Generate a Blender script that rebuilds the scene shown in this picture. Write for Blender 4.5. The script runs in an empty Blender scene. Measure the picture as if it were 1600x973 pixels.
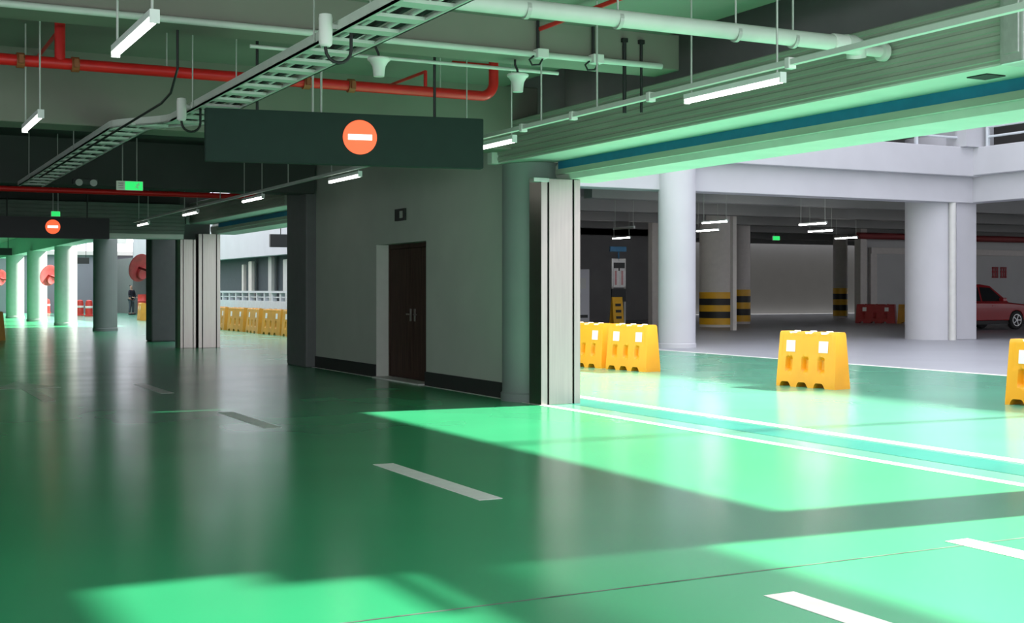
import bpy, bmesh, math, random
from mathutils import Vector, Matrix
random.seed(7)
C = bpy.context.scene.collection
PI = math.pi
CT, ST = 2000/2249.64, 1030/2249.64      # building axes seen from the camera (yaw 27.2 deg)
EYE = 1.45

def at(px, py, d):
    """point seen at pixel (px,py) at depth d"""
    r = (px-800)*d/2000
    return Vector((CT*r+ST*d, -ST*r+CT*d, EYE-(py-453)*d/2000))

# ------------------------------------------------------------------ materials
M = {}
def mat(name, col, rough=.6, metal=0, var=.06, scale=6, bump=0, stretch=(1,1,1), spec=.5, emit=None, estr=0, coat=0):
    m = bpy.data.materials.new(name); m.use_nodes = True
    nt = m.node_tree; b = nt.nodes['Principled BSDF']
    b.inputs['Roughness'].default_value = rough; b.inputs['Metallic'].default_value = metal
    b.inputs['Specular IOR Level'].default_value = spec
    b.inputs['Coat Weight'].default_value = coat
    tc = nt.nodes.new('ShaderNodeTexCoord'); mp = nt.nodes.new('ShaderNodeMapping')
    mp.inputs['Scale'].default_value = stretch
    nz = nt.nodes.new('ShaderNodeTexNoise'); nz.inputs['Scale'].default_value = scale; nz.inputs['Detail'].default_value = 4
    nt.links.new(tc.outputs['Object'], mp.inputs['Vector']); nt.links.new(mp.outputs['Vector'], nz.inputs['Vector'])
    rp = nt.nodes.new('ShaderNodeValToRGB')
    rp.color_ramp.elements[0].position = .3; rp.color_ramp.elements[1].position = .7
    rp.color_ramp.elements[0].color = (*[max(0, c*(1-var)) for c in col], 1)
    rp.color_ramp.elements[1].color = (*[min(1, c*(1+var)) for c in col], 1)
    nt.links.new(nz.outputs['Fac'], rp.inputs['Fac']); nt.links.new(rp.outputs['Color'], b.inputs['Base Color'])
    if bump:
        bp = nt.nodes.new('ShaderNodeBump'); bp.inputs['Strength'].default_value = bump; bp.inputs['Distance'].default_value = .01
        nt.links.new(nz.outputs['Fac'], bp.inputs['Height']); nt.links.new(bp.outputs['Normal'], b.inputs['Normal'])
    if emit:
        b.inputs['Emission Color'].default_value = (*emit, 1); b.inputs['Emission Strength'].default_value = estr
    M[name] = m; return m

def srgb(r, g, b):
    f = lambda c: (c/255/12.92) if c <= 10 else ((c/255+.055)/1.055)**2.4
    return (f(r), f(g), f(b))

def floor_mat(name, col, rough, var):
    m = mat(name, col, rough, var=var, scale=.4)
    m.node_tree.nodes['Noise Texture'].inputs['Detail'].default_value = 1.5
    nt = m.node_tree; b = nt.nodes['Principled BSDF']
    tc = nt.nodes.new('ShaderNodeTexCoord')
    n2 = nt.nodes.new('ShaderNodeTexNoise'); n2.inputs['Scale'].default_value = .9; n2.inputs['Detail'].default_value = 1
    mr = nt.nodes.new('ShaderNodeMapRange'); mr.inputs['To Min'].default_value = rough-.03; mr.inputs['To Max'].default_value = rough+.04
    nt.links.new(tc.outputs['Object'], n2.inputs['Vector']); nt.links.new(n2.outputs['Fac'], mr.inputs['Value']); nt.links.new(mr.outputs['Result'], b.inputs['Roughness'])
    b.inputs['Specular IOR Level'].default_value = .7; b.inputs['Coat Weight'].default_value = .25; b.inputs['Coat Roughness'].default_value = .6; b.inputs['Coat IOR'].default_value = 1.7
    return m

floor_mat('green_epoxy', (.03, .40, .165), .21, .10)
floor_mat('lane_epoxy', (.09, .40, .25), .20, .08)  # paler and bluer than the garage floor colour
floor_mat('grey_floor', (.36, .37, .41), .4, .06)
mat('shadow_band', (.02, .27, .20), .3, scale=2)  # painted stand-in for a sun shadow on the lane floor
mat('line_white', (.93, .90, .87), .45, var=.05, scale=9)
mat('line_worn', (.78, .77, .72), .25, var=.15, scale=9)
mat('joint', (.12, .17, .13), .7, var=.5, scale=5)
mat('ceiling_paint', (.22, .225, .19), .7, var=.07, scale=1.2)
mat('dark_shade_paint', (.075, .09, .078), .8, var=.07, scale=1.4)  # dark colour of one beam; painted-in shade on the deep ceiling and others
mat('beam_paint', (.235, .23, .19), .7, var=.07, scale=1.4)
mat('void_dark', (.34, .36, .34), .9, scale=2)
mat('wall_paint', (.43, .49, .41), .7, var=.04, scale=1.5)
mat('jamb_paint', (.74, .76, .68), .6, var=.03)
mat('pier_paint', (.16, .17, .165), .65, var=.05)
mat('skirting', (.03, .032, .03), .6)
mat('column_grey', (.24, .27, .26), .6, var=.04, scale=2)
mat('column_dark', (.12, .12, .12), .65, var=.05)
mat('column_pale', (.62, .62, .60), .6, var=.04)
mat('lilac_concrete', (.53, .53, .565), .75, var=.03, scale=1.2)
mat('garage_grey', (.55, .55, .53), .75, var=.04, scale=1.1)
mat('far_lilac', (.26, .26, .30), .8, var=.04, scale=.8)
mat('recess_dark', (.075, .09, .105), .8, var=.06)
mat('garage_ceiling', (.30, .30, .29), .8, var=.05, scale=1.1)
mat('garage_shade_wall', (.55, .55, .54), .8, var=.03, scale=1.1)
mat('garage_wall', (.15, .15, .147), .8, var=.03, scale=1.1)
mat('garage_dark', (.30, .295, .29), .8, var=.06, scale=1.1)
mat('garage_column', (.68, .64, .60), .6, var=.04)
mat('steel', (.40, .365, .335), .34, 1, var=.05, scale=3, stretch=(14, 14, .5))
mat('galvanised', (.55, .57, .54), .45, .7, var=.08, scale=14)
mat('shutter_dull', (.16, .19, .16), .6, .1, var=.08, scale=3)
mat('shutter_steel', (.36, .40, .33), .55, .15, var=.08, scale=3, stretch=(1, .4, 4))
mat('shutter_pale', (.60, .66, .58), .5, .1, var=.05, scale=3)
mat('curtain_blue', (.01, .20, .36), .6, var=.1)
mat('brown_door', (.06, .036, .026), .75, spec=.2, var=.25, scale=4, stretch=(5, 5, .4))
mat('groove', (.02, .02, .02), .7)
mat('pipe_red', (.74, .016, .014), .4, var=.06)
mat('clamp_rust', (.32, .10, .03), .6)
mat('pipe_pale', (.62, .66, .60), .45, var=.04)
mat('plastic_white', (.80, .80, .76), .4, var=.03)
mat('rod_pale', (.50, .52, .48), .5, .3)
mat('rod_black', (.012, .013, .013), .5)
mat('cable_black', (.012, .012, .012), .6)
mat('sign_green', (.012, .032, .024), .6, var=.06, spec=.25)
mat('sign_dark', (.012, .014, .014), .45)
mat('emblem_red', (.75, .10, .04), .5, emit=(1, .13, .045), estr=.85)
mat('emblem_white', (.9, .88, .85), .5, emit=(1, .93, .88), estr=1.2)
mat('tube', (.9, .9, .88), .4, emit=(1, .985, .95), estr=5)
mat('tube_garage', (.9, .9, .88), .4, emit=(1, .985, .95), estr=40)
mat('tube_dim', (.5, .45, .4), .5)
mat('lamp_shell', (.75, .76, .74), .45)
mat('exit_green', (.02, .5, .12), .5, emit=(.03, .8, .16), estr=.7)
mat('exit_pale', (.40, .48, .40), .5, emit=(.3, .4, .3), estr=.25)
mat('barrier_yellow', (.86, .34, .008), .42, var=.06, scale=2.5, bump=.05)
mat('barrier_old', (.62, .30, .03), .5, var=.15, scale=2.5)
mat('barrier_red', (.42, .03, .03), .5, var=.1)
mat('slot_dark', (.34, .10, .01), .6)
mat('reflector', (.88, .86, .84), .4, var=.02)
mat('band_yellow', (.85, .46, .02), .45, var=.04)
mat('band_black', (.018, .018, .018), .5)
mat('mirror_red', (.80, .13, .13), .45, var=.1)
mat('mirror_dark', (.25, .02, .02), .5)
mat('car_red', (.30, .010, .014), .35, spec=.3, coat=.25, var=.03)
mat('car_glass', (.015, .018, .02), .08, var=.0)
mat('tyre', (.015, .015, .015), .8)
mat('rim', (.55, .55, .55), .3, .9)
mat('car_black', (.02, .02, .02), .6)
mat('lamp_glass', (.7, .7, .7), .1)
mat('lamp_tail', (.4, .01, .01), .2)
mat('skin', (.45, .27, .2), .6); mat('cloth_navy', (.012, .014, .025), .8); mat('trouser_grey', (.05, .07, .085), .8); mat('hair', (.012, .01, .01), .7); mat('shoe', (.01, .01, .01), .5)
mat('barrel_red', (.60, .045, .035), .45)
mat('barrel_band', (.8, .78, .75), .4)
mat('poster_white', (.72, .72, .72), .5); mat('poster_pink', (.55, .25, .27), .5); mat('poster_blue', (.04, .17, .33), .5)
mat('sign_red', (.45, .02, .03), .5)
mat('rail_white', (.62, .66, .70), .5)
mat('window_glass', (.55, .56, .60), .15)

# ------------------------------------------------------------------ mesh helpers
class MB:
    def __init__(s): s.bm = bmesh.new()
    def box(s, x0, x1, y0, y1, z0, z1, bev=0):
        bm2 = bmesh.new(); bmesh.ops.create_cube(bm2, size=1)
        for v in bm2.verts: v.co = Vector(((x0+x1)/2+v.co.x*(x1-x0), (y0+y1)/2+v.co.y*(y1-y0), (z0+z1)/2+v.co.z*(z1-z0)))
        if bev: bmesh.ops.bevel(bm2, geom=bm2.edges[:], offset=bev, segments=2, affect='EDGES', profile=.6)
        s.join(bm2); return s
    def join(s, bm2, mtx=None):
        me = bpy.data.meshes.new('t'); bm2.to_mesh(me); bm2.free()
        if mtx: me.transform(mtx)
        s.bm.from_mesh(me); bpy.data.meshes.remove(me)
    def cyl(s, a, b, r, n=12, r2=None, cap=True):
        a, b = Vector(a), Vector(b); dv = b-a
        bm2 = bmesh.new(); bmesh.ops.create_cone(bm2, cap_ends=cap, segments=n, radius1=r, radius2=r if r2 is None else r2, depth=dv.length)
        q = dv.to_track_quat('Z', 'Y').to_matrix().to_4x4()
        s.join(bm2, Matrix.Translation((a+b)/2) @ q); return s
    def tube(s, pts, r, n=10):
        pts = [Vector(p) for p in pts]; rings = []
        up = None
        for i, p in enumerate(pts):
            t = (pts[min(i+1, len(pts)-1)]-pts[max(i-1, 0)]).normalized()
            if up is None:
                up = Vector((0, 0, 1)) if abs(t.z) < .9 else Vector((1, 0, 0))
            u = (up-t*up.dot(t)).normalized(); w = t.cross(u); up = u
            rings.append([s.bm.verts.new(p+r*(math.cos(2*PI*k/n)*u+math.sin(2*PI*k/n)*w)) for k in range(n)])
        for a, b in zip(rings, rings[1:]):
            for k in range(n): s.bm.faces.new((a[k], a[(k+1) % n], b[(k+1) % n], b[k]))
        s.bm.faces.new(rings[0][::-1]); s.bm.faces.new(rings[-1]); return s
    def lathe(s, prof, n=32, mtx=None):
        bm2 = bmesh.new(); rings = []
        for r, z in prof:
            rings.append([bm2.verts.new((r*math.cos(2*PI*k/n), r*math.sin(2*PI*k/n), z)) for k in range(n)])
        for a, b in zip(rings, rings[1:]):
            for k in range(n): bm2.faces.new((a[k], a[(k+1) % n], b[(k+1) % n], b[k]))
        bm2.faces.new(rings[0][::-1]); bm2.faces.new(rings[-1])
        s.join(bm2, mtx); return s
    def prism(s, poly, axis, a, b):
        """extrude 2-D polygon along axis ('x','y','z') from a to b; poly coords are the other two axes in xyz order"""
        def P(u, v, w): return {'x': (w, u, v), 'y': (u, w, v), 'z': (u, v, w)}[axis]
        A = [s.bm.verts.new(P(u, v, a)) for u, v in poly]; B = [s.bm.verts.new(P(u, v, b)) for u, v in poly]
        n = len(poly)
        for k in range(n): s.bm.faces.new((A[k], A[(k+1) % n], B[(k+1) % n], B[k]))
        s.bm.faces.new(A[::-1]); s.bm.faces.new(B); return s
    def build(s, name, m, parent=None, smooth=False, bevel=0):
        bmesh.ops.recalc_face_normals(s.bm, faces=s.bm.faces[:])
        me = bpy.data.meshes.new(name)
        off = Vector()
        p = parent
        while p is not None: off += Vector(p.location); p = p.parent
        for v in s.bm.verts: v.co -= off
        s.bm.to_mesh(me); s.bm.free()
        if isinstance(m, (list, tuple)):
            for k in m: me.materials.append(M[k])
        else: me.materials.append(M[m])
        if smooth:
            me.shade_smooth()
            try: me.set_sharp_from_angle(angle=math.radians(38))
            except Exception: pass
        o = bpy.data.objects.new(name, me); C.objects.link(o)
        if parent: o.parent = parent
        if bevel:
            bv = o.modifiers.new('b', 'BEVEL'); bv.width = bevel; bv.segments = 2; bv.limit_method = 'ANGLE'
        return o

def tag(o, label=None, cat=None, group=None, kind=None):
    if label: o['label'] = label
    if cat: o['category'] = cat
    if group: o['group'] = group
    if kind: o['kind'] = kind
    return o
def empty(name, loc, label, cat, group=None, kind=None):
    o = bpy.data.objects.new(name, None); C.objects.link(o); o.location = loc; o.empty_display_size = .2
    return tag(o, label, cat, group, kind)
def copy_tree(o, loc=None, label=None, group=None, parent=None):
    c = o.copy(); C.objects.link(c)
    if parent: c.parent = parent
    if loc is not None: c.location = loc
    if label: c['label'] = label
    if group: c['group'] = group
    for ch in list(o.children): copy_tree(ch, parent=c)
    return c
def struct(name, mb, m, label, cat, smooth=False, bevel=0, group=None):
    return tag(mb.build(name, m, smooth=smooth, bevel=bevel), label, cat, group, 'structure')

# ================================================================== SETTING
struct('floor', MB().box(-14, 7.73, 1.6, 110, -.3, 0), 'green_epoxy', 'glossy green epoxy floor of the garage', 'floor')
struct('floor', MB().box(7.73, 17.4, 1.6, 110, -.3, 0), 'lane_epoxy', 'paler green floor of the open lane at right', 'floor')
struct('floor', MB().box(17.4, 90, -9, 110, -.3, .0), 'grey_floor', 'plain grey floor along the lilac building at right', 'floor')
struct('floor', MB().box(-60, 17.4, -60, 1.6, -.3, 0).box(-60, -14, 1.6, 40, -.3, 0), 'grey_floor', 'pale grey forecourt behind the camera', 'floor')
struct('ground', MB().box(-150, 200, -100, 250, -.8, -.3), 'grey_floor', 'grey ground around the buildings', 'ground')

def line(x0, x1, y0, y1, m, label, cat='road line', name='road_line', z=.003, group=None):
    return tag(MB().box(x0, x1, y0, y1, .0005, z).build(name, m), label, cat, group, 'structure')
line(7.67, 7.79, -2, 24.6, 'line_white', 'long white line on the green floor running past the steel jamb and wall foot', name='trim_1')
line(8.70, 8.87, -2, 15.6, 'line_white', 'long white line on the floor just outside the shutter opening', name='trim_2')
line(17.30, 17.46, -2, 27.5, 'line_white', 'white line between green lane and grey floor at right', name='trim_3')
line(8.12, 8.62, -2, 15.2, 'shadow_band', 'painted shadow band on the floor between the two long white lines', name='trim_4', z=.002)
line(-9, 8.1, 5.28, 5.296, 'joint', 'thin dark joint across the green floor in the foreground', name='trim_5', z=.002)
Ld = ['white lane dash nearest the camera at bottom right', 'white lane dash in the middle of the green floor', 'white lane dash in front of the wall near the dark floor', 'worn white lane dash far back in the dark']
for k, (y0, y1, w) in enumerate([(2.8, 4.85, 'line_white'), (7.95, 9.98, 'line_white'), (13.1, 15.05, 'line_white'), (18.2, 20.2, 'line_worn')]):
    line(3.84, 4.02, y0, y1, w, Ld[k], 'lane dash', 'lane_dash')
line(5.60, 5.78, 3.2, 5.42, 'line_white', 'white lane dash at the right edge of the foreground', 'lane dash', 'lane_dash')
ar = MB().prism([(2.2, 17.6), (2.36, 17.6), (2.36, 20.0), (2.75, 20.0), (2.28, 21.6), (1.81, 20.0), (2.2, 20.0)], 'z', .0005, .003)
tag(ar.build('lane_arrow', 'line_worn'), 'worn white direction arrow on the dark floor at left', 'lane arrow', None, 'structure')

# ceiling of the garage with an unseen well added at the near right to let sun in
Zc = 4.05
cm = MB()
cm.box(-14, 7.4, 6.15, 14.9, Zc, Zc+.3); cm.box(-14, 5.75, 1.8, 6.15, Zc, Zc+.3); cm.box(5.75, 7.4, 1.8, 2.2, Zc, Zc+.3)
struct('ceiling', MB().box(-14, 7.4, 14.9, 32.6, Zc, Zc+.3), 'dark_shade_paint', 'ceiling beyond the deep beam with shade put in its dark colour', 'ceiling')
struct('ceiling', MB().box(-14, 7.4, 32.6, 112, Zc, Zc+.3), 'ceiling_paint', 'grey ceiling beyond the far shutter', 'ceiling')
struct('ceiling', cm, 'ceiling_paint', 'grey painted concrete ceiling over the garage', 'ceiling')
vm = MB(); vm.box(7.4, 8.9, 6.4, 33, 5.0, 5.2); vm.box(7.3, 7.4, 6.4, 33, Zc+.3, 5.0); vm.box(7.4, 8.75, 6.3, 6.4, 4.0, 5.0); vm.box(7.4, 8.75, 14.95, 15.05, 3.7, 5.0); vm.box(8.5,8.59, 6.4, 14.95, 3.65, 5.0)
struct('ceiling', vm, 'void_dark', 'dark unlit recess above the big shutter box', 'ceiling')

def beamB(y0, y1, z, x0, x1, label, m='beam_paint'):
    struct('beam', MB().box(x0, x1, y0, y1, z, Zc+.02), m, label, 'beam', bevel=.015)
gm = bpy.data.materials.new('sun_filter'); gm.use_nodes = True; M['sun_filter'] = gm
nt = gm.node_tree; nt.nodes.remove(nt.nodes['Principled BSDF']); tb = nt.nodes.new('ShaderNodeBsdfTransparent'); tb.inputs['Color'].default_value = (.40, .40, .40, 1); nt.links.new(tb.outputs['BSDF'], nt.nodes['Material Output'].inputs['Surface'])
gm2 = gm.copy(); gm2.name = 'sun_filter_faint'; M['sun_filter_faint'] = gm2; gm2.node_tree.nodes['Transparent BSDF'].inputs['Color'].default_value = (.85, .85, .85, 1)
struct('sun_pane_1', MB().box(5.75, 7.4, 2.2, 6.15, Zc+.28, Zc+.30), 'sun_filter_faint', 'added unseen pane dimming the sun over the foreground floor', 'sun pane')  # unseen pane added to dim the sun patch below
beamB(10.9, 11.35, 3.70, -14, 7.55, 'nearest grey ceiling beam with the pale conduit along its edge')
beamB(14.6, 15.15, 3.25, -14, 7.9, 'deep grey ceiling beam behind the red pipe')
beamB(19.0, 19.4, 3.70, -14, 7.75, 'shallow ceiling beam hidden in the dark behind the deep beam', 'dark_shade_paint')
beamB(23.0, 23.55, 3.25, -14, 7.7, 'deep dark ceiling beam behind the green exit sign', 'dark_shade_paint')
beamB(27.3, 27.7, 3.70, -14, 7.6, 'shallow ceiling beam in the dark before the far shutter', 'dark_shade_paint')
beamB(32.35, 32.9, 2.9, -14, 7.3, 'deep beam behind the far shutter box', 'dark_shade_paint')
struct('beam', MB().box(7.35, 8.0, 33.0, 78, 3.25, Zc+.02), 'column_pale', 'long edge beam over the far row of round columns', 'beam')

struct('wall_left', MB().box(-14.2, -14, 16, 112, 0, Zc), 'wall_paint', 'garage wall far to the left', 'wall')

# wall with the door
wm = MB(); wm.box(7.75, 8.7, 15.2, 17.9, 0, 5); wm.box(7.75, 8.7, 19.97, 23.1, 0, 5); wm.box(7.75, 8.7, 17.9, 19.97, 2.2, 5); wm.box(8.05, 8.7, 17.9, 19.97, 0, 2.2)
struct('wall_right', wm, 'wall_paint', 'grey painted wall holding the brown double door', 'wall')
struct('trim_6', MB().box(7.745, 8.05, 19.962, 19.972, 0, 2.2), 'jamb_paint', 'pale door reveal left of the brown door', 'door reveal')
bb = MB(); bb.box(7.725, 7.75, 15.25, 17.9, 0, .21); bb.box(7.725, 7.75, 19.97, 23.1, 0, .21)
struct('baseboard_right', bb, 'skirting', 'black skirting along the foot of the grey wall', 'skirting')
struct('pier', MB().box(7.55, 8.7, 23.1, 24.3, 0, 5), 'pier_paint', 'dark grey square pier at the left end of the grey wall', 'pier', bevel=.03)
struct('pier', MB().box(7.6, 8.9, 5.75, 6.45, 0, 5), 'pier_paint', 'pier at the right end of the big shutter opening', 'pier')
struct('pier', MB().box(7.3, 8.1, 32.55, 32.9, 0, 4.05), 'pier_paint', 'dark pier behind the far pair of steel jambs', 'pier')
# outer wall over the openings (lintels)
def lintel(y0, y1, label):
    m = MB().prism([(8.1, 2.95), (8.13, 2.865), (8.73, 2.865), (8.73, 5.2), (8.6, 5.2), (8.6, 3.6), (8.1, 3.05)], 'y', y0, y1)
    struct('lintel', m, 'shutter_pale', label, 'lintel')
lintel(6.0, 14.6, 'pale lintel under the blue curtain of the big shutter')
lintel(24.3, 32.5, 'pale lintel over the far shutter opening at left')
struct('lintel', MB().box(8.5, 8.73, 1.8, 5.9, 4.9, 5.2), 'shutter_pale', 'lintel over the near opening outside the picture', 'lintel')
struct('sun_pane_2', MB().box(8.60, 8.62, 1.8, 5.8, 3.7, 4.9), 'sun_filter', 'added unseen pane half dimming the sun at the near opening', 'sun_pane')  # unseen pane added to give half sun on the near floor
struct('shade_slab', MB().box(8.74, 13.9, 24.2, 33.5, 4.5, 4.7), 'lilac_concrete', 'unseen slab added to shade the far opening', 'shade_slab')  # unseen slab added to keep sun off the floor inside
# upper storeys of this building
struct('wall_upper', MB().box(8.5, 8.73, 14.6, 24.4, 5.0, 9), 'lilac_concrete', 'outer wall of this building above the door wall', 'wall')
struct('wall_upper', MB().box(8.5, 8.73, 6.4, 33, 5.2, 9), 'lilac_concrete', 'outer wall of this building above the openings', 'wall') if False else None

# door_1 in the grey wall
d = empty('door_1', (7.97, 18.93, 0), 'dark brown double door recessed in the grey wall', 'door', kind='structure')
MB().box(7.96, 8.04, 17.9, 17.96, 0, 2.2).box(7.96, 8.04, 19.91, 19.97, 0, 2.2).box(7.96, 8.04, 17.96, 19.91, 2.13, 2.2).build('door_frame', 'brown_door', d)
for y0, y1 in ((17.965, 18.93), (18.94, 19.905)):
    lf = MB().box(7.975, 8.025, y0, y1, .02, 2.125, .004)
    lf.box(7.97, 7.98, y0+.12, y1-.12, 1.2, 2.0, .003).box(7.97, 7.98, y0+.12, y1-.12, .15, 1.05, .003)
    o = lf.build('door_leaf', 'brown_door', d)
    yh = y1-.08 if y0 < 18.5 else y0+.08
    s = 1 if y0 > 18.5 else -1
    MB().box(7.955, 7.975, yh-.025, yh+.025, .95, 1.15, .004).cyl((7.94, yh, 1.06), (7.94, yh+s*.12, 1.06), .011).cyl((7.975, yh, 1.06), (7.94, yh, 1.06), .011).build('handle', 'steel', o)
tag(MB().box(7.966, 7.97, 18.0, 18.16, 1.72, 1.84).build('plate', 'exit_pale', d), 'small pale plate on the door')
struct('trim_7', MB().box(7.64, 7.95, 17.95, 19.9, .0005, .02), 'plastic_white', 'pale threshold strip at the foot of the brown door', 'threshold')
pl = empty('wall_plate', (7.74, 18.9, 2.62), 'small grey plate on the wall above the brown door', 'plate')
MB().box(7.71, 7.75, 18.68, 19.08, 2.55, 2.74, .006).build('case', 'skirting', pl)
MB().box(7.705, 7.711, 18.74, 18.86, 2.59, 2.70).build('panel', 'wall_paint', pl)

# ---------- columns of the garage edge
def round_col(x, y, r, h, m, label, smooth=True):
    mb = MB().lathe([(r+.02, 0), (r+.02, .1), (r, .12), (r, h)], 40, Matrix.Translation((x, y, 0)))
    return struct('column', mb, m, label, 'column', smooth=True)
round_col(8.0, 14.9, .42, 3.10, 'column_grey', 'grey round column beside the big steel jamb')
struct('column', MB().box(7.42, 8.18, 36.4, 37.2, 0, 3.26), 'column_dark', 'dark square column left of the far steel jambs', 'column', bevel=.04)
round_col(7.95, 46.9, .41, 3.26, 'column_grey', 'round column just left of the dark square column')
round_col(7.8, 55.3, .44, 3.26, 'column_pale', 'bright round column, third to the left of the dark square one')
round_col(7.6, 62.9, .44, 3.26, 'column_pale', 'bright round column second from the left edge of the picture')
round_col(7.45, 70.5, .44, 3.26, 'column_pale', 'bright round column nearest the left edge of the picture')

# ================================================================== ROLLER SHUTTERS
def ribbed(x0, x1, z0, z1, n):
    """ribbed box cross-section in x,z; ribs on the x0 face"""
    p = [(x1, z0), (x1, z1)]
    h = (z1-z0)/n
    for k in range(n):
        zt = z1-k*h
        p += [(x0+.012, zt), (x0, zt-.012), (x0, zt-h*.62), (x0+.012, zt-h*.72)]
    p += [(x0+.012, z0)]
    return p[::-1]
def shutter(y0, y1, label, cap):
    s = empty('roller_shutter', (8.0, (y0+y1)/2, 3.12), label, 'roller shutter')
    MB().prism(ribbed(7.5, 8.08, 3.12, 3.62, 7), 'y', y0, y1).build('housing', 'shutter_steel', s)
    MB().box(7.515, 8.10, y0, y1, 3.105, 3.12).build('soffit', 'shutter_pale', s)
    tag(MB().box(8.085, 8.10, y0+.1, y1-.6, 3.0, 3.105).build('curtain', 'curtain_blue', s), 'dark blue curtain edge')
    MB().box(8.04, 8.10, y0+.1, y1-.6, 2.93, 3.0, .008).build('bottom_bar', 'shutter_steel', s)
    if cap:
        MB().box(7.44, 8.1, y0-.22, y0, 3.09, 3.66, .02).box(7.43, 7.45, y0-.18, y0-.04, 3.16, 3.6, .006).build('end_cap', 'galvanised', s)
        MB().box(7.7, 7.9, y0+.35, y0+.55, 3.096, 3.106).build('vent', 'groove', s)
    MB().box(7.42, 7.55, y1-.02, y1+.12, 3.10, 3.30, .01).build('bracket', 'pipe_pale', s)
    return s
shutter(6.68, 15.0, 'long ribbed green roller shutter box across the big opening at right', True)
shutter(24.3, 32.25, 'dark roller shutter box over the far opening at left', False)
s = empty('roller_shutter', (3.5, 32, 3.1), 'ribbed shutter box across the lane behind the far no entry sign', 'roller shutter')
p = [(-(u), v) for u, v in ribbed(-32.25, -31.65, 2.82, 3.55, 8)]
def ribY(y0, y1, z0, z1, n):
    q = ribbed(y0, y1, z0, z1, n); return q
MB().prism(ribY(31.65, 32.25, 2.82, 3.55, 8), 'x', -6, 7.25).build('housing', 'shutter_dull', s)
MB().box(-6, 7.25, 31.75, 32.2, 2.70, 2.82, .01).build('bottom_bar', 'shutter_pale', s)

def jamb(x0, x1, y, h, label, dy=.32, flange=True):
    j = empty('steel_jamb', ((x0+x1)/2, y+.15, 0), label, 'steel jamb')
    w = x1-x0
    MB().box(x0+.20*w, x1-.2*w, y, y+dy, 0, h, .006).build('face_panel', 'steel', j)
    MB().box(x0, x0+.16*w, y, y+dy, 0, h, .006).build('side_flange', 'steel', j)
    MB().box(x1-.16*w, x1, y, y+dy, 0, h, .006).build('side_flange', 'steel', j)
    MB().box(x0+.02, x1-.02, y+.05, y+dy-.02, 0, h-.02).build('guide_channel', 'groove', j)
    if flange:
        MB().box(x0-.12, x0+.10, y-.03, y+.1, h-.05, h, .005).build('top_bracket', 'galvanised', j)
    return j
jamb(7.70, 8.27, 14.15, 2.86, 'tall stainless steel shutter jamb at the left of the big opening')
jamb(7.70, 8.25, 32.1, 2.86, 'right one of the far pair of stainless steel jambs', flange=False)
jamb(7.27, 7.66, 32.2, 2.72, 'left one of the far pair of stainless steel jambs', flange=False)
jamb(7.75, 8.25, 24.32, 2.86, 'steel jamb against the dark pier at the far opening', dy=.12, flange=False)

# ================================================================== OVERHEAD SERVICES
def lamp(x, y0, z, label, group, top=Zc, L=1.2, m='tube', name='tube_lamp'):
    t = empty(name, (x, y0+L/2, z), label, 'ceiling lamp', group)
    MB().box(x-.03, x+.03, y0, y0+L, z-.002, z+.04, .006).box(x-.028, x+.028, y0-.012, y0, z-.038, z+.04).box(x-.028, x+.028, y0+L, y0+L+.012, z-.038, z+.04).build('housing', 'lamp_shell', t)
    tb = MB().cyl((x, y0+.005, z-.022), (x, y0+L-.005, z-.018), .019, 14).build('tube', m, t, smooth=True)
    for yy in (y0+.06, y0+L-.06):
        MB().cyl((x, yy, z+.04), (x, yy, top), .008, 8).build('suspension_rod', 'rod_pale', t)
    return t
G1 = 'tube lamps of the left row'; G2 = 'tube lamps of the right row'
lamp(1.52, 7.38, 3.0, 'bright tube lamp hanging at top left in front of the red pipe', G1)
lamp(1.50, 12.15, 3.03, 'bright tube lamp hanging below the red pipe at the left edge', G1)
for y0, lb in ((7.40, 'tube lamp in front of the big ribbed shutter box'), (11.66, 'tube lamp partly behind the right end of the nearer sign'),
               (16.15, 'tube lamp hanging in front of the grey wall left of the shutter'), (20.7, 'tube lamp hanging left of the grey wall before the far opening'),
               (25.2, 'small tube lamp above the far steel jambs'), (29.9, 'farthest tube lamp beside the far shutter box')):
    lamp(6.03, y0, 3.0, lb, G2)

t = empty('lamp_trunking', (6.03, 18, 3.08), 'pale trunking carrying the right row of tube lamps', 'trunking')
MB().box(5.935, 5.985, 5.0, 31.2, 3.055, 3.095).build('channel', 'pipe_pale', t)
for yy in (10.95, 9.9, 14.75, 19.1, 23.2): MB().cyl((5.96, yy, 3.09), (5.96, yy, 4.05), .009, 8).build('hanger', 'rod_pale', t)
for yy in (7.2, 9.0, 10.3, 11.3): MB().box(5.925, 5.993, yy, yy+.05, 3.03, 3.11, .004).build('coupling', 'plastic_white', t)

# red pipe
t = empty('red_pipe', (3.4, 13, 3.64), 'thick red fire pipe running under the ceiling between the two beams', 'pipe')
pts = [(-4, 13, 3.64), (6.3, 13, 3.64)]+[(6.3+.16*math.sin(a), 13, 3.80-.16*math.cos(a)) for a in [k*PI/16 for k in range(1, 8)]]+[(6.46, 13, 3.80), (6.46, 13, 4.05)]
MB().tube(pts, .056, 18).build('main', 'pipe_red', t, smooth=True)
MB().cyl((1.78, 13, 3.64), (1.78, 13, 4.0), .05, 16).cyl((1.78, 13.0, 3.97), (1.78, 14.6, 3.97), .02, 10).lathe([(.05, 0), (.05, .06), (.0, .07)], 16, Matrix.Translation((1.78, 13, 3.98))).build('riser', 'pipe_red', t, smooth=True)
MB().cyl((5.62, 13.0, 3.86), (5.62, 14.6, 3.86), .018, 10).cyl((5.62, 13, 3.66), (5.62, 13, 3.87), .02, 10).cyl((5.95, 13, 3.98), (6.46, 13, 3.98), .03, 10).build('branch', 'pipe_red', t, smooth=True)
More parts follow.
